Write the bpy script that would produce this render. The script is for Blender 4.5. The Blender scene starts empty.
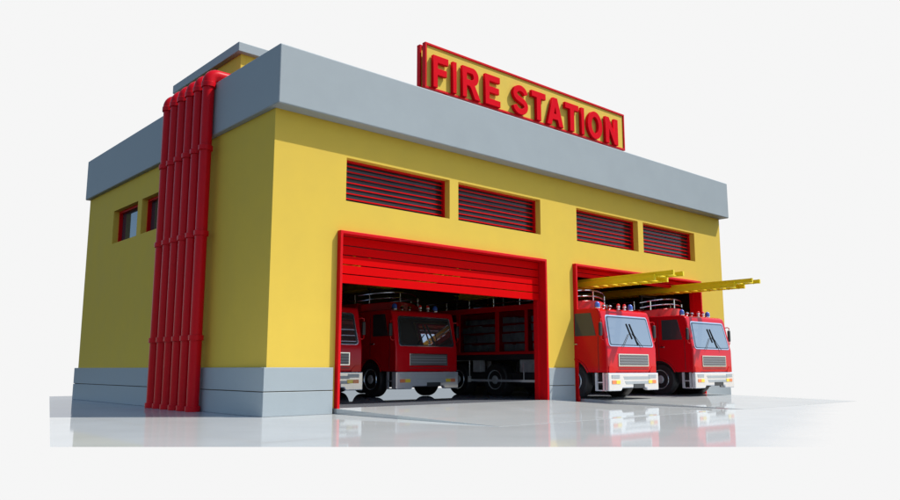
import bpy, bmesh, math
from mathutils import Vector, Matrix
R = math.radians
sc = bpy.context.scene
col = sc.collection

# ------------------------------------------------------------ materials
def mat(name, color, rough=0.5, metal=0.0, coat=0.0, spec=0.5, noise=0.0, nscale=3.0, bump=0.0, bscale=60.0, emit=None):
    m = bpy.data.materials.new(name); m.use_nodes = True
    nt = m.node_tree; b = nt.nodes['Principled BSDF']
    b.inputs['Base Color'].default_value = (*color, 1)
    b.inputs['Roughness'].default_value = rough
    b.inputs['Metallic'].default_value = metal
    b.inputs['Coat Weight'].default_value = coat
    b.inputs['Coat Roughness'].default_value = 0.04
    b.inputs['Specular IOR Level'].default_value = spec
    tc = nt.nodes.new('ShaderNodeTexCoord')
    if noise > 0:
        n = nt.nodes.new('ShaderNodeTexNoise'); n.inputs['Scale'].default_value = nscale
        n.inputs['Detail'].default_value = 6; n.inputs['Roughness'].default_value = 0.6
        nt.links.new(tc.outputs['Object'], n.inputs['Vector'])
        mr = nt.nodes.new('ShaderNodeMapRange')
        mr.inputs['From Min'].default_value = 0.3; mr.inputs['From Max'].default_value = 0.7
        mr.inputs['To Min'].default_value = 1 - noise; mr.inputs['To Max'].default_value = 1 + noise
        nt.links.new(n.outputs['Fac'], mr.inputs['Value'])
        mx = nt.nodes.new('ShaderNodeVectorMath'); mx.operation = 'SCALE'
        mx.inputs[0].default_value = color
        nt.links.new(mr.outputs[0], mx.inputs['Scale'])
        nt.links.new(mx.outputs[0], b.inputs['Base Color'])
        mr2 = nt.nodes.new('ShaderNodeMapRange')
        mr2.inputs['To Min'].default_value = rough * 0.8; mr2.inputs['To Max'].default_value = min(1, rough * 1.25)
        nt.links.new(n.outputs['Fac'], mr2.inputs['Value'])
        nt.links.new(mr2.outputs[0], b.inputs['Roughness'])
    if bump > 0:
        n = nt.nodes.new('ShaderNodeTexNoise'); n.inputs['Scale'].default_value = bscale
        n.inputs['Detail'].default_value = 4
        nt.links.new(tc.outputs['Object'], n.inputs['Vector'])
        bp = nt.nodes.new('ShaderNodeBump'); bp.inputs['Strength'].default_value = bump
        bp.inputs['Distance'].default_value = 0.01
        nt.links.new(n.outputs['Fac'], bp.inputs['Height'])
        nt.links.new(bp.outputs[0], b.inputs['Normal'])
    return m

M = {}
M['yellow'] = mat('yellow_render', (0.66, 0.462, 0.064), 0.8, noise=0.03, nscale=1.2, bump=0.12, bscale=40, spec=0.2)
M['grey'] = mat('grey_concrete_paint', (0.315, 0.358, 0.372), 0.6, noise=0.035, nscale=1.0, bump=0.10, bscale=35, spec=0.25)
M['groove'] = mat('groove_mortar', (0.10, 0.07, 0.03), 0.9)
M['red_frame'] = mat('red_gloss_frame', (0.60, 0.004, 0.008), 0.35, coat=0.0, spec=.12, noise=0.03)
M['red_slat'] = mat('red_shutter_paint', (0.60, 0.001, 0.002), 0.6, spec=.03, noise=0.03)
M['red_pipe'] = mat('red_pipe_paint', (0.56, 0.003, 0.010), 0.33, spec=.12, noise=0.06, nscale=4, bump=0.04, bscale=20)
M['red_truck'] = mat('red_vehicle_paint', (0.55, 0.003, 0.009), 0.2, spec=.2, coat=0.08, noise=0.03)
M['red_letter'] = mat('red_letter_enamel', (0.66, 0.003, 0.012), 0.5, spec=.03, noise=0.03)
M['sign_yellow'] = mat('yellow_sign_board', (0.67, 0.485, 0.075), 0.7, noise=0.04, nscale=2, bump=0.08, spec=.15)
M['white'] = mat('white_bumper_paint', (0.72, 0.74, 0.78), 0.16, metal=0.45, coat=0.2, noise=0.03)
M['grey_lens'] = mat('grey_plastic_trim', (0.36, 0.39, 0.40), 0.35, noise=0.05)
M['chrome'] = mat('brushed_chrome', (0.72, 0.74, 0.78), 0.22, metal=1.0)
M['black'] = mat('black_rubber', (0.012, 0.012, 0.013), 0.6, noise=0.2, nscale=8, bump=0.2, bscale=30)
M['dark'] = mat('dark_chassis', (0.018, 0.018, 0.02), 0.5, noise=0.2)
M['plate'] = mat('dark_number_plate', (0.03, 0.035, 0.04), 0.4, noise=0.1)
M['wind'] = mat('windscreen_glass', (0.37, 0.395, 0.40), 0.03, metal=0.92)
M['sideglass'] = mat('side_window_glass', (0.05, 0.055, 0.06), 0.05, metal=0.12)
M['lockerglass'] = mat('locker_shutter_glass', (0.05, 0.055, 0.06), 0.08, metal=0.5)
M['equip'] = mat('grey_equipment', (0.30, 0.31, 0.32), 0.6, noise=0.3, nscale=3)
M['winglass'] = mat('station_window_glass', (0.022, 0.024, 0.027), 0.18, spec=0.3, noise=0.35, nscale=2.5)
M['leftglass'] = mat('tinted_window_glass', (0.07, 0.11, 0.14), 0.05, metal=0.6)
M['gasket'] = mat('dark_glass_edge', (0.10, 0.13, 0.15), 0.06, metal=0.7)
M['blue'] = mat('blue_beacon_lens', (0.05, 0.13, 0.55), 0.15, coat=0.6)
M['redlens'] = mat('red_beacon_lens', (0.75, 0.02, 0.02), 0.2, coat=0.5)
M['orange'] = mat('orange_lamp_lens', (0.80, 0.22, 0.08), 0.25, coat=0.4)
M['amber'] = mat('yellow_lamp_lens', (0.85, 0.62, 0.06), 0.25, coat=0.4)
M['ladder'] = mat('yellow_ladder_paint', (0.84, 0.65, 0.008), 0.4, noise=0.05, nscale=4)
M['inner'] = mat('dark_shade_lining', (0.10, 0.08, 0.02), 0.8, noise=0.06)  # low colour puts shade into the inside walls
M['ceil'] = mat('shade_darkened_ceiling', (0.035, 0.035, 0.03), 0.8, noise=0.1)  # ceiling colour darkened to put shade into the bays
M['roof'] = mat('grey_roof_felt', (0.28, 0.30, 0.32), 0.85, noise=0.1)

# grille: fine woven metal mesh
def grille_mat():
    m = bpy.data.materials.new('woven_metal_grille'); m.use_nodes = True
    nt = m.node_tree; b = nt.nodes['Principled BSDF']
    tc = nt.nodes.new('ShaderNodeTexCoord'); ck = nt.nodes.new('ShaderNodeTexChecker')
    ck.inputs['Scale'].default_value = 34
    ck.inputs['Color1'].default_value = (0.20, 0.195, 0.20, 1); ck.inputs['Color2'].default_value = (0.04, 0.04, 0.045, 1)
    nt.links.new(tc.outputs['Object'], ck.inputs['Vector']); nt.links.new(ck.outputs[0], b.inputs['Base Color'])
    b.inputs['Roughness'].default_value = 0.4
    return m
M['grille'] = grille_mat()

# polished floor: diffuse + mirror-like coat that strengthens at grazing view
def floor_mat(name, color, f0, f1, rough, fade=None, tint=(0.95, 0.97, 1)):
    m = bpy.data.materials.new(name); m.use_nodes = True
    nt = m.node_tree; nt.nodes.clear(); N = nt.nodes.new; L = nt.links.new
    out = N('ShaderNodeOutputMaterial'); d = N('ShaderNodeBsdfDiffuse'); g = N('ShaderNodeBsdfGlossy')
    g.inputs['Roughness'].default_value = rough; g.inputs['Color'].default_value = (*tint, 1)
    tc = N('ShaderNodeTexCoord'); n = N('ShaderNodeTexNoise'); n.inputs['Scale'].default_value = 0.7; n.inputs['Detail'].default_value = 8
    L(tc.outputs['Object'], n.inputs['Vector'])
    mr = N('ShaderNodeMapRange'); mr.inputs['From Min'].default_value = .3; mr.inputs['From Max'].default_value = .7
    mr.inputs['To Min'].default_value = .955; mr.inputs['To Max'].default_value = 1.045
    L(n.outputs['Fac'], mr.inputs['Value'])
    vs = N('ShaderNodeVectorMath'); vs.operation = 'SCALE'; vs.inputs[0].default_value = color
    L(mr.outputs[0], vs.inputs['Scale']); L(vs.outputs[0], d.inputs['Color'])
    lw = N('ShaderNodeLayerWeight'); lw.inputs['Blend'].default_value = 0.5
    mf = N('ShaderNodeMapRange'); mf.inputs['From Min'].default_value = .88; mf.inputs['From Max'].default_value = .965
    mf.inputs['To Min'].default_value = f0; mf.inputs['To Max'].default_value = f1
    L(lw.outputs['Facing'], mf.inputs['Value'])
    mx = N('ShaderNodeMixShader'); L(mf.outputs[0], mx.inputs[0]); L(d.outputs[0], mx.inputs[1]); L(g.outputs[0], mx.inputs[2])
    if fade:   # the slab's far edge thins out into nothing, as in the studio picture
        sp = N('ShaderNodeSeparateXYZ'); L(tc.outputs['Object'], sp.inputs[0])
        n2 = N('ShaderNodeTexNoise'); n2.inputs['Scale'].default_value = 1.1; n2.inputs['Detail'].default_value = 6
        L(tc.outputs['Object'], n2.inputs['Vector'])
        def mth(op, a, b_):
            q = N('ShaderNodeMath'); q.operation = op
            for i, v in enumerate((a, b_)):
                if isinstance(v, (int, float)): q.inputs[i].default_value = v
                else: L(v, q.inputs[i])
            return q.outputs[0]
        keep = 1.0
        for (ax, ay), (bx_, by_), w in fade:       # right-hand side of each line is bare
            dx, dy = bx_ - ax, by_ - ay; ln = math.hypot(dx, dy); nx, ny = dy / ln, -dx / ln
            c = -(nx * ax + ny * ay)
            dist = mth('ADD', mth('ADD', mth('MULTIPLY', sp.outputs[0], nx), mth('MULTIPLY', sp.outputs[1], ny)), c)
            dist = mth('ADD', dist, mth('MULTIPLY', mth('SUBTRACT', n2.outputs['Fac'], 0.5), w * 0.35))
            k = N('ShaderNodeMapRange'); k.interpolation_type = 'SMOOTHSTEP'
            k.inputs['From Min'].default_value = -w; k.inputs['From Max'].default_value = 0
            k.inputs['To Min'].default_value = 1; k.inputs['To Max'].default_value = 0
            L(dist, k.inputs['Value']); keep = mth('MULTIPLY', keep, k.outputs[0])
        inv = mth('SUBTRACT', 1.0, keep)
        tr = N('ShaderNodeBsdfTransparent'); m2 = N('ShaderNodeMixShader')
        L(inv, m2.inputs[0]); L(mx.outputs[0], m2.inputs[1]); L(tr.outputs[0], m2.inputs[2])
        L(m2.outputs[0], out.inputs[0])
    else:
        L(mx.outputs[0], out.inputs[0])
    return m

# ------------------------------------------------------------ helpers
class MB:
    def __init__(s): s.bm = bmesh.new()
    def box(s, x0, x1, y0, y1, z0, z1):
        v = [s.bm.verts.new((x, y, z)) for z in (z0, z1) for y in (y0, y1) for x in (x0, x1)]
        for f in ((0, 2, 3, 1), (4, 5, 7, 6), (0, 1, 5, 4), (2, 6, 7, 3), (0, 4, 6, 2), (1, 3, 7, 5)):
            s.bm.faces.new([v[i] for i in f])
        return s
    def prism(s, pts, axis, a, b):
        """pts: 2D outline; axis 'x': (y,z), 'y': (x,z), 'z': (x,y)"""
        def P(p, t): return {'x': (t, p[0], p[1]), 'y': (p[0], t, p[1]), 'z': (p[0], p[1], t)}[axis]
        A = [s.bm.verts.new(P(p, a)) for p in pts]; B = [s.bm.verts.new(P(p, b)) for p in pts]
        n = len(pts)
        s.bm.faces.new(A); s.bm.faces.new(B[::-1])
        for i in range(n): s.bm.faces.new((A[i], B[i], B[(i + 1) % n], A[(i + 1) % n]))
        return s
    def tube(s, path, r, seg=12, cap=True, closed=False):
        path = [Vector(p) for p in path]; rings = []
        n = len(path)
        for i, p in enumerate(path):
            if closed: t = (path[(i + 1) % n] - path[i - 1]).normalized()
            elif i == 0: t = (path[1] - p).normalized()
            elif i == n - 1: t = (p - path[-2]).normalized()
            else: t = ((path[i + 1] - p).normalized() + (p - path[i - 1]).normalized()).normalized()
            up = Vector((0, 0, 1)) if abs(t.z) < 0.9 else Vector((0, 1, 0))
            if i: up = prev
            a = (up - t * up.dot(t)).normalized(); b = t.cross(a); prev = a
            rr = r[i] if isinstance(r, (list, tuple)) else r
            rings.append([s.bm.verts.new(p + (a * math.cos(2 * math.pi * k / seg) + b * math.sin(2 * math.pi * k / seg)) * rr) for k in range(seg)])
        for i in range(n if closed else n - 1):
            A, B = rings[i], rings[(i + 1) % n]
            for k in range(seg): s.bm.faces.new((A[k], A[(k + 1) % seg], B[(k + 1) % seg], B[k]))
        if cap and not closed: s.bm.faces.new(rings[0][::-1]); s.bm.faces.new(rings[-1])
        return s
    def lathe(s, prof, c, axis='z', seg=20):
        """prof: (r, h) pairs from bottom to top"""
        rings = []
        for r, h in prof:
            ring = []
            for k in range(seg):
                a = 2 * math.pi * k / seg; u, v = r * math.cos(a), r * math.sin(a)
                q = {'z': (u, v, h), 'x': (h, u, v), 'y': (u, h, v)}[axis]
                ring.append(s.bm.verts.new((c[0] + q[0], c[1] + q[1], c[2] + q[2])))
            rings.append(ring)
        for A, B in zip(rings, rings[1:]):
            for k in range(seg): s.bm.faces.new((A[k], A[(k + 1) % seg], B[(k + 1) % seg], B[k]))
        s.bm.faces.new(rings[0][::-1]); s.bm.faces.new(rings[-1])
        return s
    def build(s, name, m, parent=None, bevel=0, smooth=False, seg=2):
        bmesh.ops.recalc_face_normals(s.bm, faces=s.bm.faces[:])
        if bevel:
            ed = [e for e in s.bm.edges if len(e.link_faces) == 2 and e.calc_face_angle(0) > R(30)]
            bmesh.ops.bevel(s.bm, geom=ed, offset=bevel, segments=seg, affect='EDGES', clamp_overlap=True, profile=0.5)
        me = bpy.data.meshes.new(name); s.bm.to_mesh(me); s.bm.free()
        me.materials.append(m)
        if smooth or bevel:
            for p in me.polygons: p.use_smooth = True
            if not bevel: me.set_sharp_from_angle(angle=R(35))
        else:
            me.set_sharp_from_angle(angle=R(50))
        o = bpy.data.objects.new(name, me); col.objects.link(o); o.parent = parent
        if bevel:
            wn = o.modifiers.new('weighted_normals', 'WEIGHTED_NORMAL'); wn.keep_sharp = True; wn.weight = 100
        return o

def wall_panel(name, m, parent, axis, us, zs, holes, t0, t1):
    """one wall as one closed mesh with real openings. axis 'x': wall runs along x (thickness in y)"""
    us = sorted(set(us)); zs = sorted(set(zs)); bm = bmesh.new(); V = {}
    def inside(u, z): return any(a < u < b and c < z < d for a, b, c, d in holes)
    def vert(i, j, k):
        if (i, j, k) not in V:
            u, z, t = us[i], zs[j], (t0, t1)[k]
            V[(i, j, k)] = bm.verts.new((u, t, z) if axis == 'x' else (t, u, z))
        return V[(i, j, k)]
    ok = {(i, j): not inside((us[i] + us[i + 1]) / 2, (zs[j] + zs[j + 1]) / 2) for i in range(len(us) - 1) for j in range(len(zs) - 1)}
    for (i, j), o in ok.items():
        if not o: continue
        for k in (0, 1): bm.faces.new([vert(i, j, k), vert(i + 1, j, k), vert(i + 1, j + 1, k), vert(i, j + 1, k)])
        for (di, dj, a, b) in ((-1, 0, (i, j), (i, j + 1)), (1, 0, (i + 1, j), (i + 1, j + 1)), (0, -1, (i, j), (i + 1, j)), (0, 1, (i, j + 1), (i + 1, j + 1))):
            if not ok.get((i + di, j + dj), False):
                bm.faces.new([vert(*a, 0), vert(*b, 0), vert(*b, 1), vert(*a, 1)])
    bmesh.ops.recalc_face_normals(bm, faces=bm.faces[:])
    me = bpy.data.meshes.new(name); bm.to_mesh(me); bm.free(); me.materials.append(m)
    o = bpy.data.objects.new(name, me); col.objects.link(o); o.parent = parent
    return o

def empty(name, loc=(0, 0, 0), label=None, cat=None, group=None):
    o = bpy.data.objects.new(name, None); col.objects.link(o); o.location = loc; o.empty_display_size = 0.3
    if label: o['label'] = label
    if cat: o['category'] = cat
    if group: o['group'] = group
    return o
def structure(o): o['kind'] = 'structure'; return o
def copy_tree(o, parent=None):
    c = o.copy(); col.objects.link(c); c.parent = parent
    for ch in list(o.children): copy_tree(ch, c)
    return c

# ------------------------------------------------------------ dimensions (metres)
W, D = 19.36, 12.83
ZB, ZG = 1.03, 0.518           # top of plinth, joint in the plinth
ZPB, ZPT = 6.76, 8.164         # parapet band
FZ = 0.12                      # garage floor
DOORS = ((1.718, 8.964), (10.296, 17.60)); DT = 4.194
WINS = ((1.927, 5.229), (5.541, 8.857), (10.551, 13.86), (14.163, 17.475)); WZ0, WZ1 = 4.935, 5.99
LWINS = ((8.21, 10.315), (5.78, 7.88)); LZ0, LZ1 = 4.935, 6.0

# ------------------------------------------------------------ the setting
slab_pts = [(0.08, 16.25), (-5.13, -3.79), (2.31, -10.47), (4.0, -12.0), (27.0, -4.5), (30, 9.0), (20.5, 16.25)]
M['slab'] = floor_mat('polished_pale_concrete', (0.415, 0.43, 0.42), 0.26, 0.52, 0.045, fade=(((2.35, -10.65), (21.5, -3.55), 1.3), ((19.7, -6.5), (21.6, 6.5), 4.6)))
M['ramp'] = floor_mat('polished_ramp_concrete', (0.385, 0.40, 0.39), 0.24, 0.46, 0.012)
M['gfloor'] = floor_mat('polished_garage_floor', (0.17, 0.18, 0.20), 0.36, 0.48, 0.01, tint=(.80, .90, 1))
sm = MB(); sm.bm.faces.new([sm.bm.verts.new((x, y, 0)) for x, y in slab_pts])
structure(sm.build('pavement', M['slab']))
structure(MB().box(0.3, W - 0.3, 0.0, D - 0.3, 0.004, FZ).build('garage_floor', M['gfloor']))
for a, b in ((1.70, 9.02), (10.42, 17.62)):
    structure(MB().prism([(-0.003, 0.0006), (-0.003, FZ), (-5.22, 0.003), (-5.22, 0.0006)], 'x', a, b).build('ramp', M['ramp']))

# ------------------------------------------------------------ fire station
st = empty('fire_station', (0, 0, 0), 'yellow fire station with grey parapet, two red shutter doors and red side pipes', 'fire station')
FT = 0.30
us = [0, W]; zs = [0, ZPB + 0.1]
holes = []
for a, b in DOORS: us += [a + .03, b - .03]; holes.append((a + .03, b - .03, -1, DT - .03)); zs.append(DT - .03)
for a, b in WINS: us += [a, b]; holes.append((a, b, WZ0, WZ1)); zs += [WZ0, WZ1]
wall_panel('front_wall', M['yellow'], st, 'x', us, zs, holes, 0.0, FT)
us = [FT, D]; zs = [0, ZPB + 0.1]; holes = []
for a, b in LWINS: us += [a, b]; holes.append((a, b, LZ0, LZ1)); zs += [LZ0, LZ1]
wall_panel('side_wall', M['yellow'], st, 'y', us, zs, holes, 0.0, 0.30)
wall_panel('side_wall', M['yellow'], st, 'y', [FT, D], [0, ZPB + .1], [], W - 0.30, W)
# back wall with two low unseen slots, added to light the floor from behind
wall_panel('back_wall', M['yellow'], st, 'x', [0.3, 1.7, 8.9, 10.3, 17.6, W - .3], [0, 0.62, ZPB + .1], [(1.7, 8.9, -1, 0.62), (10.3, 17.6, -1, 0.62)], D - 0.3, D)
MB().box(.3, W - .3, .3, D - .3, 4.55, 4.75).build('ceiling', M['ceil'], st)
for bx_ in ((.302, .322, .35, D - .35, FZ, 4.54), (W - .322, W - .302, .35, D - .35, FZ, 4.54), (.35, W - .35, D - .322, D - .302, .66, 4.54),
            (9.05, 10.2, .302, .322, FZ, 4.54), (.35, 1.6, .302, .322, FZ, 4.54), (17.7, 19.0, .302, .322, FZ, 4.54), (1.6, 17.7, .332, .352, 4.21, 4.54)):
    MB().box(*bx_).build('shade_lining', M['inner'], st)  # added dark panels inside the bays, soaking up bounced light
MB().box(.31, W - .31, .31, D - .31, 7.0, 7.2).build('roof', M['roof'], st)

# plinth: two courses with a joint, broken at the doors
EX, EY = 0.094, 0.067
def plinth(z0, z1, ex, ey, name):
    for (a, b) in ((-ex, DOORS[0][0] - .075), (DOORS[0][1] + .075, DOORS[1][0] - .075), (DOORS[1][1] + .075, W + ex)):
        MB().box(a, b, -ey, -0.001, z0, z1).build(name, M['grey'], st, bevel=0.012)
    MB().box(-ex, -0.001, 0.0, D + ex, z0, z1).build(name, M['grey'], st, bevel=0.012)
    MB().box(W + .001, W + ex, 0.0, D + ex, z0, z1).build(name, M['grey'], st, bevel=0.012)
plinth(ZG + .008, ZB, EX, EY, 'plinth_course')
plinth(0.0, ZG - .008, EX + .004, EY + .003, 'plinth_course')
for (a, b) in ((-.06, DOORS[0][0] - .09), (DOORS[0][1] + .09, DOORS[1][0] - .09), (DOORS[1][1] + .09, W + .06)):
    MB().box(a, b, -.04, -.002, ZG - .0075, ZG + .0075).build('plinth_joint', M['groove'], st)
MB().box(-.06, -.002, 0, D + .05, ZG - .0075, ZG + .0075).build('plinth_joint', M['groove'], st)


# parapet: a hollow ring with softly rounded edges
PX_, PY_ = 0.132, 0.356
def ring(name, m, parent, x0, x1, y0, y1, t, z0, z1, bev):
    bm = bmesh.new(); V = []
    for (a, b, c, d) in ((x0, x1, y0, y1), (x0 + t, x1 - t, y0 + t, y1 - t)):
        for z in (z0, z1): V.append([bm.verts.new(p) for p in ((a, c, z), (b, c, z), (b, d, z), (a, d, z))])
    ob, ot, ib, it = V
    for k in range(4):
        n = (k + 1) % 4
        bm.faces.new((ob[k], ob[n], ot[n], ot[k])); bm.faces.new((ib[k], it[k], it[n], ib[n]))
        bm.faces.new((ot[k], ot[n], it[n], it[k])); bm.faces.new((ob[k], ib[k], ib[n], ob[n]))
    mb = MB(); mb.bm.free(); mb.bm = bm
    return mb.build(name, m, parent, bevel=bev, seg=3)
ring('parapet', M['grey'], st, -PX_, W + PX_, -PY_, D + PX_, 0.62, ZPB + .02, ZPT, 0.035)
MB().box(.35, W - .35, .35, D - .35, ZPB + .03, ZPB + .06).build('parapet_soffit', M['grey'], st)

# roof house
rh = MB().box(.75, 6.2, 3.37, 7.40, 7.21, 9.35).build('roof_house', M['yellow'], st)
MB().box(.60, 6.35, 3.22, 7.58, 9.34, 9.60).build('cornice', M['grey'], rh, bevel=0.02)

# door frames and roller shutters
for di, (a, b) in enumerate(DOORS):
    fr = MB(); y0, y1, t = -0.128, 0.33, 0.075
    fr.prism([(a, 0.004), (a, DT), (b, DT), (b, 0.004), (b - t, 0.004), (b - t, DT - t), (a + t, DT - t), (a + t, 0.004)], 'y', y0, y1)
    f = fr.build('door_frame', M['red_frame'], st, bevel=0.012)
    sh = empty('roller_shutter', (0, 0, 0)); sh.parent = st
    top = DT - t - .015
    rows = [(top - k * .227 - .203, top - k * .227) for k in range(5)] if di == 0 else [(3.982, top), (3.84, 3.964)]
    for z0, z1 in rows:
        MB().box(a + t + .02, b - t - .02, .13, .165, z0, z1).build('slat', M['red_slat'], sh, bevel=0.004)
    # guide rails
    for x in (a + t, b - t - .05):
        MB().box(x, x + .05, .175, .32, FZ + .003, DT - t - .003).build('guide_rail', M['red_frame'], sh)

# high windows with louvres
def window(x0, x1):
    o = empty('window', (0, 0, 0)); o.parent = st
    yf = 0.22; t = .045
    MB().prism([(x0 + .002, WZ0 + .002), (x0 + .002, WZ1 - .002), (x1 - .002, WZ1 - .002), (x1 - .002, WZ0 + .002)], 'y', .285, .297).build('glass', M['winglass'], o)
    f = MB()
    f.box(x0 + .001, x0 + t, yf - .03, .283, WZ0 + .001, WZ1 - .001); f.box(x1 - t, x1 - .001, yf - .03, .283, WZ0 + .001, WZ1 - .001)
    f.box(x0 + t, x1 - t, yf - .03, .283, WZ1 - t, WZ1 - .001); f.box(x0 + t, x1 - t, yf - .03, .283, WZ0 + .001, WZ0 + .03)
    f.build('frame', M['red_frame'], o)
    for k in range(7):
        z = WZ0 + .10 + k * (WZ1 - WZ0 - .12) / 7
        MB().box(x0 + t, x1 - t, yf - .012, yf + .012, z, z + .026).build('louvre', M['red_slat'], o)
for a, b in WINS: window(a, b)
for a, b in LWINS:
    o = empty('window', (0, 0, 0)); o.parent = st
    MB().box(.270, .285, a + .002, b - .002, LZ0 + .002, LZ1 - .002).build('glass', M['leftglass'], o)
    f = MB(); t = .07; x0, x1 = .17, .268
    f.box(x0, x1, a + .001, a + t, LZ0 + .001, LZ1 - .001); f.box(x0, x1, b - t, b - .001, LZ0 + .001, LZ1 - .001)
    f.box(x0, x1, a + t, b - t, LZ1 - t, LZ1 - .001); f.box(x0, x1, a + t, b - t, LZ0 + .001, LZ0 + .04)
    f.build('frame', M['red_frame'], o)

# six red pipes coming over the parapet and down the side
py0, pitch, pr, pxc = 2.95, 0.50, 0.145, -0.29
for k in range(6):
    y = py0 + k * pitch
    ztop = 8.13; rb = 0.22
    path = [(pxc, y, 0.0), (pxc, y, ztop)]
    pipe = MB().tube(path, pr, 20).build('pipe', M['red_pipe'], st, smooth=True)
    el = [(pxc, y, ztop - .06)]
    for q in range(0, 10):
        a = R(90 * q / 9); el.append((pxc + rb - rb * math.cos(a), y, ztop + rb * math.sin(a)))
    el.append((1.2, y, ztop + rb))
    MB().tube(el, pr + .018, 20).build('elbow', M['red_pipe'], pipe, smooth=True)
    for z in (0.0, 1.67, 4.21, 6.36, ztop - .13):
        MB().lathe([(pr + .026, 0), (pr + .034, .008), (pr + .034, .122), (pr + .026, .13)], (pxc, y, z), 'z', 24).build('collar', M['red_pipe'], pipe, smooth=True)

# ------------------------------------------------------------ sign
SX0, SX1, SZ0, SZ1, SY = 4.65, 13.80, 8.54, 9.85, 0.35
sg = empty('roof_sign', (9.2, .5, 7.2), 'yellow sign board reading FIRE STATION in raised red letters standing on the roof edge', 'sign')
def sgp(mb, name, m, parent=None, **k):
    o = mb.build(name, m, parent or sg, **k)
    if parent is None: o.matrix_parent_inverse = Matrix.Translation(-sg.location)
    return o
for y0 in (SY, SY + .235):
    sgp(MB().box(SX0 + .03, SX1 - .03, y0 + .04, y0 + .09, SZ0 + .03, SZ1 - .03), 'board', M['sign_yellow'])
    fm = MB(); t = .062
    fm.box(SX0, SX1, y0, y0 + .13, SZ1 - t, SZ1); fm.box(SX0, SX1, y0, y0 + .13, SZ0, SZ0 + t)
    fm.box(SX0, SX0 + t, y0 + .001, y0 + .129, SZ0 + t, SZ1 - t); fm.box(SX1 - t, SX1, y0 + .001, y0 + .129, SZ0 + t, SZ1 - t)
    sgp(fm, 'frame', M['red_frame'], bevel=.008)
for x in (5.6, 8.0, 10.4, 12.8):
    sgp(MB().box(x - .05, x + .05, .56, .64, 7.2, 8.9), 'post', M['dark'])

def arc(cx, cz, rx, rz, a0, a1, n=12):
    return [(cx + rx * math.cos(R(a0 + (a1 - a0) * i / n)), cz + rz * math.sin(R(a0 + (a1 - a0) * i / n))) for i in range(n + 1)]
def stroke(pts, t):
    """outline of a centre line with thickness t"""
    L_, R_ = [], []
    for i, p in enumerate(pts):
        a = pts[max(i - 1, 0)]; b = pts[min(i + 1, len(pts) - 1)]
        dx, dz = b[0] - a[0], b[1] - a[1]; l = math.hypot(dx, dz) or 1
        nx, nz = -dz / l * t / 2, dx / l * t / 2
        L_.append((p[0] + nx, p[1] + nz)); R_.append((p[0] - nx, p[1] - nz))
    return L_ + R_[::-1]
# every glyph: (outer outline(s), holes) in a box 0..w x 0..1
T_ = .20
def glyph(ch):
    if ch == 'F': return .74, [[(0, 0), (0, 1), (.74, 1), (.74, .80), (T_, .80), (T_, .60), (.66, .60), (.66, .41), (T_, .41), (T_, 0)]], []
    if ch == 'I': return .25, [[(0, 0), (0, 1), (.25, 1), (.25, 0)]], []
    if ch == 'E': return .78, [[(0, 0), (0, 1), (.76, 1), (.76, .81), (T_, .81), (T_, .61), (.71, .61), (.71, .42), (T_, .42), (T_, .19), (.78, .19), (.78, 0)]], []
    if ch == 'T': return .80, [[(.28, 0), (.28, .80), (0, .80), (0, 1), (.80, 1), (.80, .80), (.52, .80), (.52, 0)]], []
    if ch == 'A': return .96, [[(0, 0), (.36, 1), (.60, 1), (.96, 0), (.71, 0), (.63, .22), (.32, .22), (.25, 0)]], [[(.385, .41), (.48, .70), (.575, .41)]]
    if ch == 'N': return .80, [[(0, 0), (0, 1), (.22, 1), (.58, .38), (.58, 1), (.80, 1), (.80, 0), (.57, 0), (.22, .60), (.22, 0)]], []
    if ch == 'O': return .98, [arc(.49, .5, .49, .52, 0, 360, 36)[:-1]], [arc(.49, .5, .24, .325, 0, 360, 30)[:-1]]
    if ch == 'R':
        out = [(0, 0), (0, 1), (.46, 1)] + arc(.50, .715, .31, .285, 85, -70, 12) + [(.66, .36), (.90, 0), (.62, 0), (.42, .33), (.35, .39), (T_, .405), (T_, 0)]
        hole = [(T_, .59), (T_, .82), (.44, .82)] + arc(.46, .705, .10, .115, 80, -80, 8) + [(.42, .59)]
        return .90, [out], [hole]
    if ch == 'S':
        c = arc(.42, .715, .295, .195, 12, 180, 12) + arc(.42, .70, .295, .20, 190, 245, 5) + arc(.43, .315, .295, .20, 65, -10, 8)[0:] + arc(.43, .29, .295, .20, -18, -165, 12)
        # centre line of an S: top bowl, spine, bottom bowl
        c = arc(.425, .70, .29, .21, 8, 185, 14) + [(.16, .62), (.25, .555), (.42, .505), (.60, .455), (.69, .385)] + arc(.425, .305, .30, .215, 12, -172, 15)
        return .86, [stroke(c, .19)], []
SIGN = [('F', 4.80, 5.44), ('I', 5.52, 5.75), ('R', 5.89, 6.68), ('E', 6.79, 7.50), ('S', 7.93, 8.74), ('T', 8.79, 9.53), ('A', 9.50, 10.38), ('T', 10.39, 11.16), ('I', 11.21, 11.45), ('O', 11.54, 12.42), ('N', 12.51, 13.30)]
LZ, LH = 8.605, .90
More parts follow.
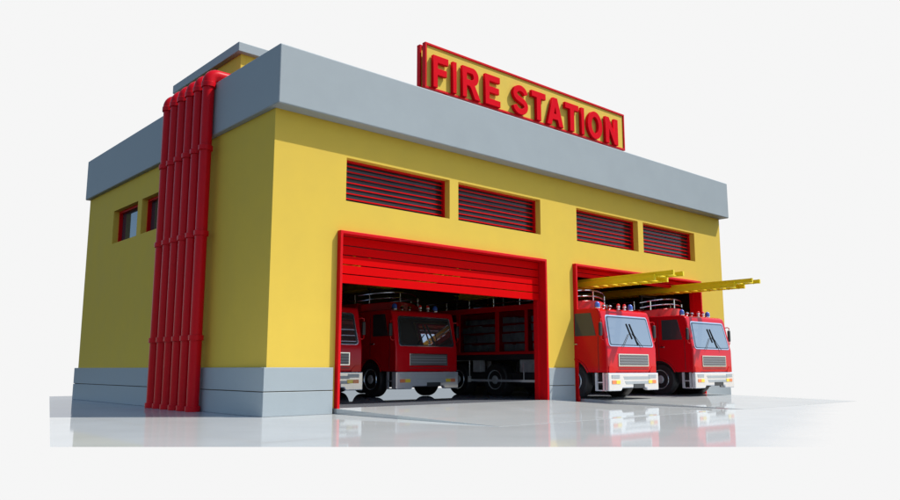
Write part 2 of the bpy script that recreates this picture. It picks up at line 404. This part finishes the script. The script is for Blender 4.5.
for ch, a, b in SIGN:
    w, outs, hs = glyph(ch)
    cu = bpy.data.curves.new('letter', 'CURVE'); cu.dimensions = '2D'; cu.fill_mode = 'BOTH'
    for pts in outs + hs:
        sp = cu.splines.new('POLY'); sp.points.add(len(pts) - 1); sp.use_cyclic_u = True
        for i, (x, z) in enumerate(pts): sp.points[i].co = (.08 + x / w * (b - a - .105), z * LH, 0, 1)
    cu.extrude = .045; cu.bevel_depth = .008; cu.bevel_resolution = 1
    tmp = bpy.data.objects.new('letter_tmp', cu); col.objects.link(tmp)
    dg = bpy.context.evaluated_depsgraph_get(); me = bpy.data.meshes.new_from_object(tmp.evaluated_get(dg))
    bpy.data.objects.remove(tmp); bpy.data.curves.remove(cu)
    me.name = 'letter'; me.materials.clear(); me.materials.append(M['red_letter'])
    me.transform(Matrix.Translation((a, SY - .035, LZ)) @ Matrix.Rotation(R(90), 4, 'X'))
    o = bpy.data.objects.new('letter', me); col.objects.link(o); o.parent = sg
    o.matrix_parent_inverse = Matrix.Translation(-sg.location)
# stand-off bar behind the letters' feet keeps them fixed to the board
# ------------------------------------------------------------ fire engine
HW = 1.26
def fire_engine():
    t = empty('fire_engine')
    # cab
    ctr, rad = (1.32, .55), .66
    a0 = math.degrees(math.asin((.80 - .55) / rad))
    archp = [(ctr[0] + rad * math.cos(R(a)), ctr[1] + rad * math.sin(R(a))) for a in [a0 + (180 - 2 * a0) * i / 16 for i in range(17)]]
    prof = [(0.0, .80), (0.0, 1.52), (.20, 2.50), (.255, 2.64), (.36, 2.70), (2.02, 2.70), (2.02, .80)] + archp
    cab = MB().prism(prof, 'x', -HW, HW).build('cab', M['red_truck'], t, bevel=.045, seg=3)
    # front panel detail
    g = MB()
    sx = .17 / 0.98
    def fp(x, z, off=0): # a point on the raked windscreen plane
        yy = (z - 1.52) * .204 if z > 1.52 else 0.0
        return (x, yy - off, z)
    ws = bmesh.new()
    def quad_plate(pts2, off0, off1):
        A = [ws.verts.new(fp(x, z, off0)) for x, z in pts2]; B = [ws.verts.new(fp(x, z, off1)) for x, z in pts2]
        ws.faces.new(A); ws.faces.new(B[::-1])
        for i in range(len(A)): ws.faces.new((A[i], B[i], B[(i + 1) % len(A)], A[(i + 1) % len(A)]))
    def rr(x0b, x0t, z0, z1, r, n=4):
        P = []
        cs = [(x0b - r, z0 + r, -90), (x0t - r, z1 - r, 0), (-x0t + r, z1 - r, 90), (-x0b + r, z0 + r, 180)]
        for cx, cz, s0 in cs:
            for i in range(n + 1): P.append((cx + r * math.cos(R(s0 + 90 * i / n)), cz + r * math.sin(R(s0 + 90 * i / n))))
        return P
    quad_plate(rr(1.13, 1.07, 1.565, 2.50, .09), -.01, .012)
    mb = MB(); mb.bm.free(); mb.bm = ws; mb.build('windscreen_seal', M['chrome'], t, smooth=True)
    ws = bmesh.new(); quad_plate(rr(1.10, 1.04, 1.59, 2.465, .075), .0125, .016)
    mb = MB(); mb.bm.free(); mb.bm = ws; mb.build('windscreen_gasket', M['gasket'], t, smooth=True)
    ws = bmesh.new(); quad_plate(rr(1.045, .985, 1.625, 2.42, .06), .0165, .020)
    mb = MB(); mb.bm.free(); mb.bm = ws; mb.build('windscreen', M['wind'], t, smooth=True)
    # wipers
    for arm, blade in ((((-.50, 1.55), (-.08, 1.95)), ((-.10, 2.26), (.06, 1.80))), (((.50, 1.55), (.13, 1.98)), ((.06, 2.26), (.30, 1.62)))):
        w = MB(); w.tube([fp(*arm[0], .05), fp(*arm[1], .045)], .009, 6)
        w.tube([fp(*blade[0], .035), fp(*blade[1], .035)], .015, 6)
        w.build('wiper', M['black'], t, smooth=True)
    # grille
    gr = MB().box(-.72, .82, -.022, -.001, .98, 1.35).build('grille', M['chrome'], t, bevel=.006)
    MB().box(-.68, .78, -.027, -.0225, 1.01, 1.32).build('grille_mesh', M['grille'], gr)
    for zz_ in (1.085, 1.165, 1.245): MB().box(-.68, .78, -.031, -.0275, zz_ - .006, zz_ + .006).build('grille_bar', M['grey_lens'], gr)
    MB().box(-.72, .82, -.004, -.001, .895, .915).build('panel_slot', M['dark'], t)
    # raised lower panel edges
    for s in (-1, 1):
        MB().prism([(s * 1.20, .80), (s * 1.20, .99), (s * 1.02, .99), (s * .88, .86), (s * .88, .80)], 'y', -.016, -.001).build('front_trim', M['red_truck'], t, bevel=.005)
    # bumper: sides drop lower than the middle
    bp = MB().prism([(-1.27, .27), (-.66, .27), (-.60, .35), (.62, .35), (.68, .27), (1.27, .27), (1.27, .79), (-1.27, .79)], 'y', -.045, .10).build('bumper', M['white'], t, bevel=.03, seg=3)
    for z in (.64, .50):
        MB().prism([(-.50 + (.64 - z) * .5, z - .045), (-.56 + (.64 - z) * .5, z + .045), (.80, z + .045), (.80, z - .045)], 'y', -.049, -.043).build('bumper_slot', M['grey_lens'], bp)
    MB().box(-.06, .50, -.060, -.043, .34, .465).build('number_plate', M['plate'], bp, bevel=.004)
    for s in (-1, 1):
        x0, x1 = sorted((s * .74, s * 1.13))
        hl = MB().box(x0, x1, -.056, -.043, .63, .735).build('headlight', M['grey_lens'], t, bevel=.006)
        x0, x1 = sorted((s * .72, s * .92)); MB().box(x0, x1, -.058, -.043, .47, .575).build('fog_lamp', M['amber'], t, bevel=.006)
        x0, x1 = sorted((s * .93, s * 1.12)); MB().box(x0, x1, -.058, -.043, .47, .575).build('indicator', M['orange'], t, bevel=.006)
        # step behind the bumper
        stp = MB()
        xs = s * 1.21
        for yy in (.13, .40): stp.box(xs - .03, xs + .03, yy, yy + .07, .27, .79)
        stp.box(xs - .03, xs + .03, .20, .40, .50, .53); stp.box(xs - .03, xs + .03, .20, .40, .27, .30)
        stp.build('cab_step', M['white'], t)
        # side window, door seam and handle
        x0, x1 = sorted((s * (HW - .004), s * (HW + .012)))
        wf = MB().prism([(.38, 1.88), (.55, 2.56), (1.16, 2.56), (1.16, 1.88)], 'x', x0, x1).build('side_window', M['sideglass'], t, bevel=.004)
        ds = MB(); x0, x1 = sorted((s * (HW - .003), s * (HW + .004)))
        ds.box(x0, x1, 1.30, 1.315, 1.24, 2.60); ds.box(x0, x1, .30, .315, .86, 1.86)
        ds.build('door_seam', M['dark'], t)
        x0, x1 = sorted((s * HW, s * (HW + .035))); MB().box(x0, x1, 1.08, 1.24, 1.62, 1.66).build('door_handle', M['chrome'], t, bevel=.006)
        # arch lip
        al = [(s * (HW + .004), ctr[0] + (rad - .01) * math.cos(R(a)), ctr[1] + (rad - .01) * math.sin(R(a))) for a in [a0 + (180 - 2 * a0) * i / 20 for i in range(21)]]
        MB().tube(al, .022, 6).build('wheel_arch', M['red_truck'], t, smooth=True)
        # mirrors
        mx = s * 1.38
        mi = MB().box(mx - .06, mx + .06, .08, .15, 1.86, 2.26).build('mirror', M['dark'], t, bevel=.03)
        MB().box(mx - .045, mx + .045, .151, .156, 1.89, 2.23).build('mirror_glass', M['wind'], mi)
        am = MB()
        am.tube([(s * 1.22, .24, 2.34), (s * 1.32, .13, 2.36), (mx, .11, 2.34), (mx, .11, 2.27)], .017, 6)
        am.tube([(s * 1.22, .10, 1.76), (s * 1.32, .10, 1.74), (mx, .11, 1.78), (mx, .11, 1.87)], .017, 6)
        am.build('mirror_arm', M['red_truck'], mi, smooth=True)
    # beacons on the roof
    def beacon(x, y, r, h, lens, nm):
        b = MB().lathe([(r * 1.1, 0), (r * 1.1, .05), (r * .9, .06)], (x, y, 2.695), 'z', 16).build(nm, M['chrome'], t, smooth=True)
        pr = [(r, .0)] + [(r * math.cos(R(a)), h * .45 + h * .55 * math.sin(R(a))) for a in (0, 25, 50, 70, 88)]
        MB().lathe(pr, (x, y, 2.755), 'z', 16).build('beacon_lens', M[lens], b, smooth=True)
    beacon(-.86, .60, .085, .17, 'blue', 'blue_beacon'); beacon(.82, .60, .085, .17, 'blue', 'blue_beacon')
    for x in (.17, .49):
        h = MB().lathe([(.05, 0), (.05, .05), (.03, .06), (.028, .07), (.055, .10), (.055, .145), (.045, .15)], (x, .58, 2.695), 'z', 14).build('warning_lamp', M['white'], t, smooth=True)
        MB().lathe([(.054, 0), (.05, .04), (.022, .07)], (x, .58, 2.842), 'z', 14).build('red_lens', M['redlens'], h, smooth=True)
    for x in (-.57, -.27):
        MB().lathe([(.03, 0), (.03, .05), (.055, .08), (.07, .10), (.05, .14), (.02, .155)], (x, .58, 2.695), 'z', 14).build('air_horn', M['chrome'], t, smooth=True)
    # chassis
    ch = MB(); ch.box(-.95, .95, .32, 7.9, .42, .78); ch.box(-.55, .55, .45, 7.6, .30, .42)
    ch.box(-1.16, 1.16, 2.25, 3.3, .5, 1.05)
    ch.build('chassis', M['dark'], t)
    MB().box(-1.15, 1.15, .62, 2.0, .79, 1.24).build('wheel_well', M['dark'], t)
    # wheels
    def wheel(s, y, dual=False):
        xo = s * 1.22; w = .34 if not dual else .52; r = .545
        pr = [(.30, 0), (r - .05, 0), (r - .012, .03), (r, .07), (r, w - .07), (r - .012, w - .03), (r - .05, w), (.30, w)]
        pr = [(rr_, (-h if s > 0 else h)) for rr_, h in pr]
        w_ = empty('wheel', (xo, y, .55)); w_.parent = t
        MB().lathe(pr, (0, 0, 0), 'x', 40).build('tyre', M['black'], w_, smooth=True)
        o = .012 * s
        MB().lathe([(.33, -.05 * s), (.33, o), (.30, o), (.27, -.07 * s), (.16, -.10 * s), (.14, .005 * s), (.11, .035 * s), (.0001, .04 * s)], (0, 0, 0), 'x', 32).build('rim', M['dark'] if False else M['grey_lens'], w_, smooth=True)
        bl = MB()
        for k in range(8):
            a = R(45 * k); bl.lathe([(.02, -.09 * s), (.02, -.03 * s), (.0001, -.025 * s)], (0, .21 * math.cos(a), .21 * math.sin(a)), 'x', 6)
        bl.build('wheel_nuts', M['chrome'], w_, smooth=True)
        lip = [(o * 1.2, .325 * math.cos(R(a)), .325 * math.sin(R(a))) for a in range(0, 360, 12)]
        MB().tube(lip, .012, 6, closed=True).build('rim_lip', M['chrome'], w_, smooth=True)
    for s in (-1, 1):
        wheel(s, 1.32); wheel(s, 4.62, True); wheel(s, 6.45, True)
    # body
    bd = MB(); bd.box(-HW, HW, 2.06, 8.3, 1.38, 1.47); bd.box(-HW, HW, 2.06, 8.3, 2.80, 2.98)
    bd.box(-1.0, 1.0, 2.10, 8.26, 1.47, 2.80)
    posts = [(2.06, 2.20), (3.10, 3.22), (4.40, 4.56), (6.32, 6.48), (8.16, 8.30)]
    for a, b in posts:
        for s in (-1, 1):
            x0, x1 = sorted((s * 1.0, s * HW)); bd.box(x0, x1, a, b, 1.47, 2.80)
    body = bd.build('body', M['red_truck'], t, bevel=.008)
    for s in (-1, 1):
        for (a, b), (c, d) in zip(posts, posts[1:]):
            y0, y1 = b + .002, c - .002
            x0, x1 = sorted((s * 1.01, s * 1.18)); import random; rnd = random.Random(int(y0 * 100))
            eq = MB(); z = 1.475
            rows = [.30, .34, .28, .24]
            for rh_ in rows:
                y = y0 + .06
                while y < y1 - .2:
                    w = min(rnd.uniform(.22, .5), y1 - .04 - y); dep = rnd.uniform(0, .07)
                    eq.box(x0 + (dep if s < 0 else 0), x1 - (dep if s > 0 else 0), y, y + w - .02, z + .015, z + rh_ - rnd.uniform(.02, .08)); y += w
                z += rh_
            lk = eq.build('equipment', M['equip'], body)
            x0, x1 = sorted((s * 1.20, s * 1.215)); MB().box(x0, x1, y0, y1, 1.475, 2.795).build('locker_window', M['lockerpane'], body)
    # skirt lockers below
    for s in (-1, 1):
        for a, b in ((2.25, 2.75), (2.8, 3.5), (5.35, 5.7), (7.2, 7.7)):
            x0, x1 = sorted((s * .96, s * 1.2)); MB().box(x0, x1, a, b, .80, 1.199).build('skirt_locker', M['equip'], t, bevel=.01)
    MB().box(-1.22, 1.22, 2.06, 8.3, 1.20, 1.379).build('body_sill', M['dark'], t)
    for s in (-1, 1):
        gb = MB(); gb.tube([(s * 1.23, 3.3, 1.1), (s * 1.23, 3.3, .52)], .02, 6); gb.box(min(s * 1.20, s * 1.25), max(s * 1.20, s * 1.25), 2.6, 5.85, .485, .56); gb.box(min(s * 1.19, s * 1.26), max(s * 1.19, s * 1.26), 5.80, 5.90, .46, .66)
        gb.tube([(s * 1.22, 5.85, 1.2), (s * 1.22, 5.85, .6)], .015, 6)
        gb.build('side_guard', M['white'], t)
    # canopy over the cab with curved front, rails round the body top
    def bow(y_mid, y_side, n=16): return [(-1.24 + 2.48 * i / n, y_side - (y_side - y_mid) * (1 - ((2 * i / n) - 1) ** 2)) for i in range(n + 1)]
    cn = bow(1.30, 1.86)
    cm = MB().prism(cn + [(1.24 - 2.48 * i / 8, 2.055) for i in range(9)], 'z', 2.702, 3.0)
    for v in cm.bm.verts:
        if v.co.z > 2.9: v.co.z += .12 * (1 - (v.co.x / 1.24) ** 2) - .07
    cm.build('canopy', M['red_truck'], t, bevel=.03)
    rl = MB()
    zz = lambda x: .12 * (1 - (x / 1.24) ** 2)
    for z in (3.07, 3.25):
        rl.tube([(-1.30, 1.98, z - .03)] + [(x * .95, y + .05, z + zz(x)) for x, y in bow(1.36, 1.80, 14)] + [(1.30, 1.98, z - .03)], .024, 8)
    for i in (1, 7, 13):
        x, y = bow(1.36, 1.80, 14)[i]; rl.tube([(x * .95, y + .05, 2.90 + zz(x)), (x * .95, y + .05, 3.26 + zz(x))], .024, 8)
    rl.build('front_railing', M['chrome'], t, smooth=True)
    for s in (-1, 1):
        rl = MB()
        for z in (3.10, 3.27): rl.tube([(s * 1.18, 2.3, z), (s * 1.18, 8.2, z)], .02, 8)
        for y in (2.3, 3.5, 4.7, 5.9, 7.1, 8.2): rl.tube([(s * 1.18, y, 2.97), (s * 1.18, y, 3.28)], .022, 8)
        rl.build('side_railing', M['chrome'], t, smooth=True)
    # ladder rack and ladder
    for y in (2.5, 5.0, 7.4):
        rk = MB()
        for x in (-.42, .42): rk.box(x - .03, x + .03, y - .03, y + .03, 2.98, 3.56)
        rk.box(-.5, .5, y - .04, y + .04, 3.50, 3.565)
        rk.build('ladder_rack', M['dark'], t)
    ld = empty('ladder', (0, 0, 0)); ld.parent = t
    for (hw, z0, z1, ya, yb) in ((.33, 3.60, 3.765, -1.08, 7.6), (.255, 3.72, 3.85, -1.66, 7.4)):
        for s in (-1, 1):
            r_ = MB(); xo = s * hw
            r_.box(xo - .012, xo + .012, ya, yb, z0 + .02, z1 - .02)
            r_.box(xo - .035, xo + .035, ya + .01, yb, z0, z0 + .022); r_.box(xo - .035, xo + .035, ya + .01, yb, z1 - .022, z1)
            r_.box(xo - .035, xo + .035, ya - .03, ya + .03, z0 - .004, z1 + .004)
            r_.build('ladder_rail', M['ladder'], ld)
        rg = MB(); y = ya + .18
        while y < yb: rg.tube([(-hw + .012, y, z0 + .012), (hw - .012, y, z0 + .012)], .026, 8); y += .36
        rg.build('rungs', M['ladder'], ld, smooth=True)
    return t

m = bpy.data.materials.new('smoked_locker_pane'); m.use_nodes = True
b = m.node_tree.nodes['Principled BSDF']; b.inputs['Base Color'].default_value = (.5, .52, .55, 1)
b.inputs['Roughness'].default_value = .02; b.inputs['Transmission Weight'].default_value = 1; b.inputs['IOR'].default_value = 1.05
M['lockerpane'] = m

GROUP = 'red fire engines parked in the station bays'
SPOTS = [((11.55, -1.20, .092), 'red fire engine nosing out of the right bay, against the yellow wall between the doors'),
         ((16.25, -1.20, .092), 'rightmost red fire engine, nosing out of the right bay with its whole ladder end outside'),
         ((7.53, 3.60, .12), 'shaded red fire engine inside the left bay, its whole windscreen visible'),
         ((3.78, 3.60, .12), 'leftmost red fire engine, half hidden behind the left frame of the left bay')]
proto = fire_engine()
for i, (loc, lab) in enumerate(SPOTS):
    o = proto if i == 0 else copy_tree(proto)
    o.location = loc; o['label'] = lab; o['category'] = 'fire engine'; o['group'] = GROUP
    if i < 2: o.rotation_euler = (R(0.0), 0, 0)
for ch_ in proto.children:
    if ch_.name.startswith('ladder') and ch_.type == 'EMPTY': ch_.location.z = -.13

# ------------------------------------------------------------ camera
cam = bpy.data.cameras.new('camera'); co = bpy.data.objects.new('camera', cam); col.objects.link(co)
co.location = (-8.085, -14.832, 1.0); co.rotation_euler = (R(90 + 8.829), 0, R(-41.937))
cam.sensor_fit = 'HORIZONTAL'; cam.sensor_width = 36; cam.lens = 36 * 765.34 / 900; cam.clip_end = 500; cam.clip_start = .1
sc.camera = co

# ------------------------------------------------------------ light
EXPO = 0.55
el = R(54); sx, sy = .77, -.64; n_ = math.hypot(sx, sy); sx /= n_; sy /= n_
sl = bpy.data.lights.new('sun', 'SUN'); sl.energy = 3.4; sl.angle = R(.6); sl.color = (1, .96, .9)
so = bpy.data.objects.new('sun', sl); col.objects.link(so)
to = Vector((sx * math.cos(el), sy * math.cos(el), math.sin(el)))
so.rotation_euler = to.to_track_quat('Z', 'Y').to_euler(); so.location = to * 40

w = bpy.data.worlds.new('World'); sc.world = w; w.use_nodes = True
nt = w.node_tree; nt.nodes.clear(); N = nt.nodes.new; L = nt.links.new
out = N('ShaderNodeOutputWorld'); sky = N('ShaderNodeTexSky'); sky.sky_type = 'NISHITA'; sky.sun_disc = False
sky.sun_elevation = el; sky.sun_rotation = math.atan2(sx, sy)
b1 = N('ShaderNodeBackground'); b1.inputs['Strength'].default_value = .125; L(sky.outputs[0], b1.inputs['Color'])
b2 = N('ShaderNodeBackground'); b2.inputs['Color'].default_value = (1, 1, 1, 1); b2.inputs['Strength'].default_value = .92 / 2 ** EXPO
# blank white studio backdrop, added over the sky directions behind the station
tc = N('ShaderNodeTexCoord'); dt = N('ShaderNodeVectorMath'); dt.operation = 'DOT_PRODUCT'
az = R(41.9); dt.inputs[1].default_value = (math.sin(az), math.cos(az), 0)
sp = N('ShaderNodeSeparateXYZ'); L(tc.outputs['Generated'], sp.inputs[0]); L(tc.outputs['Generated'], dt.inputs[0])
mr = N('ShaderNodeMapRange'); mr.interpolation_type = 'SMOOTHSTEP'
mr.inputs['From Min'].default_value = .66; mr.inputs['From Max'].default_value = .74
L(dt.outputs['Value'], mr.inputs['Value'])
mx = N('ShaderNodeMixShader'); L(mr.outputs[0], mx.inputs[0]); L(b1.outputs[0], mx.inputs[1]); L(b2.outputs[0], mx.inputs[2]); L(mx.outputs[0], out.inputs[0])

sc.view_settings.view_transform = 'Standard'; sc.view_settings.look = 'None'
sc.view_settings.exposure = EXPO; sc.view_settings.gamma = 1
sc.render.resolution_x = 1024; sc.render.resolution_y = 569
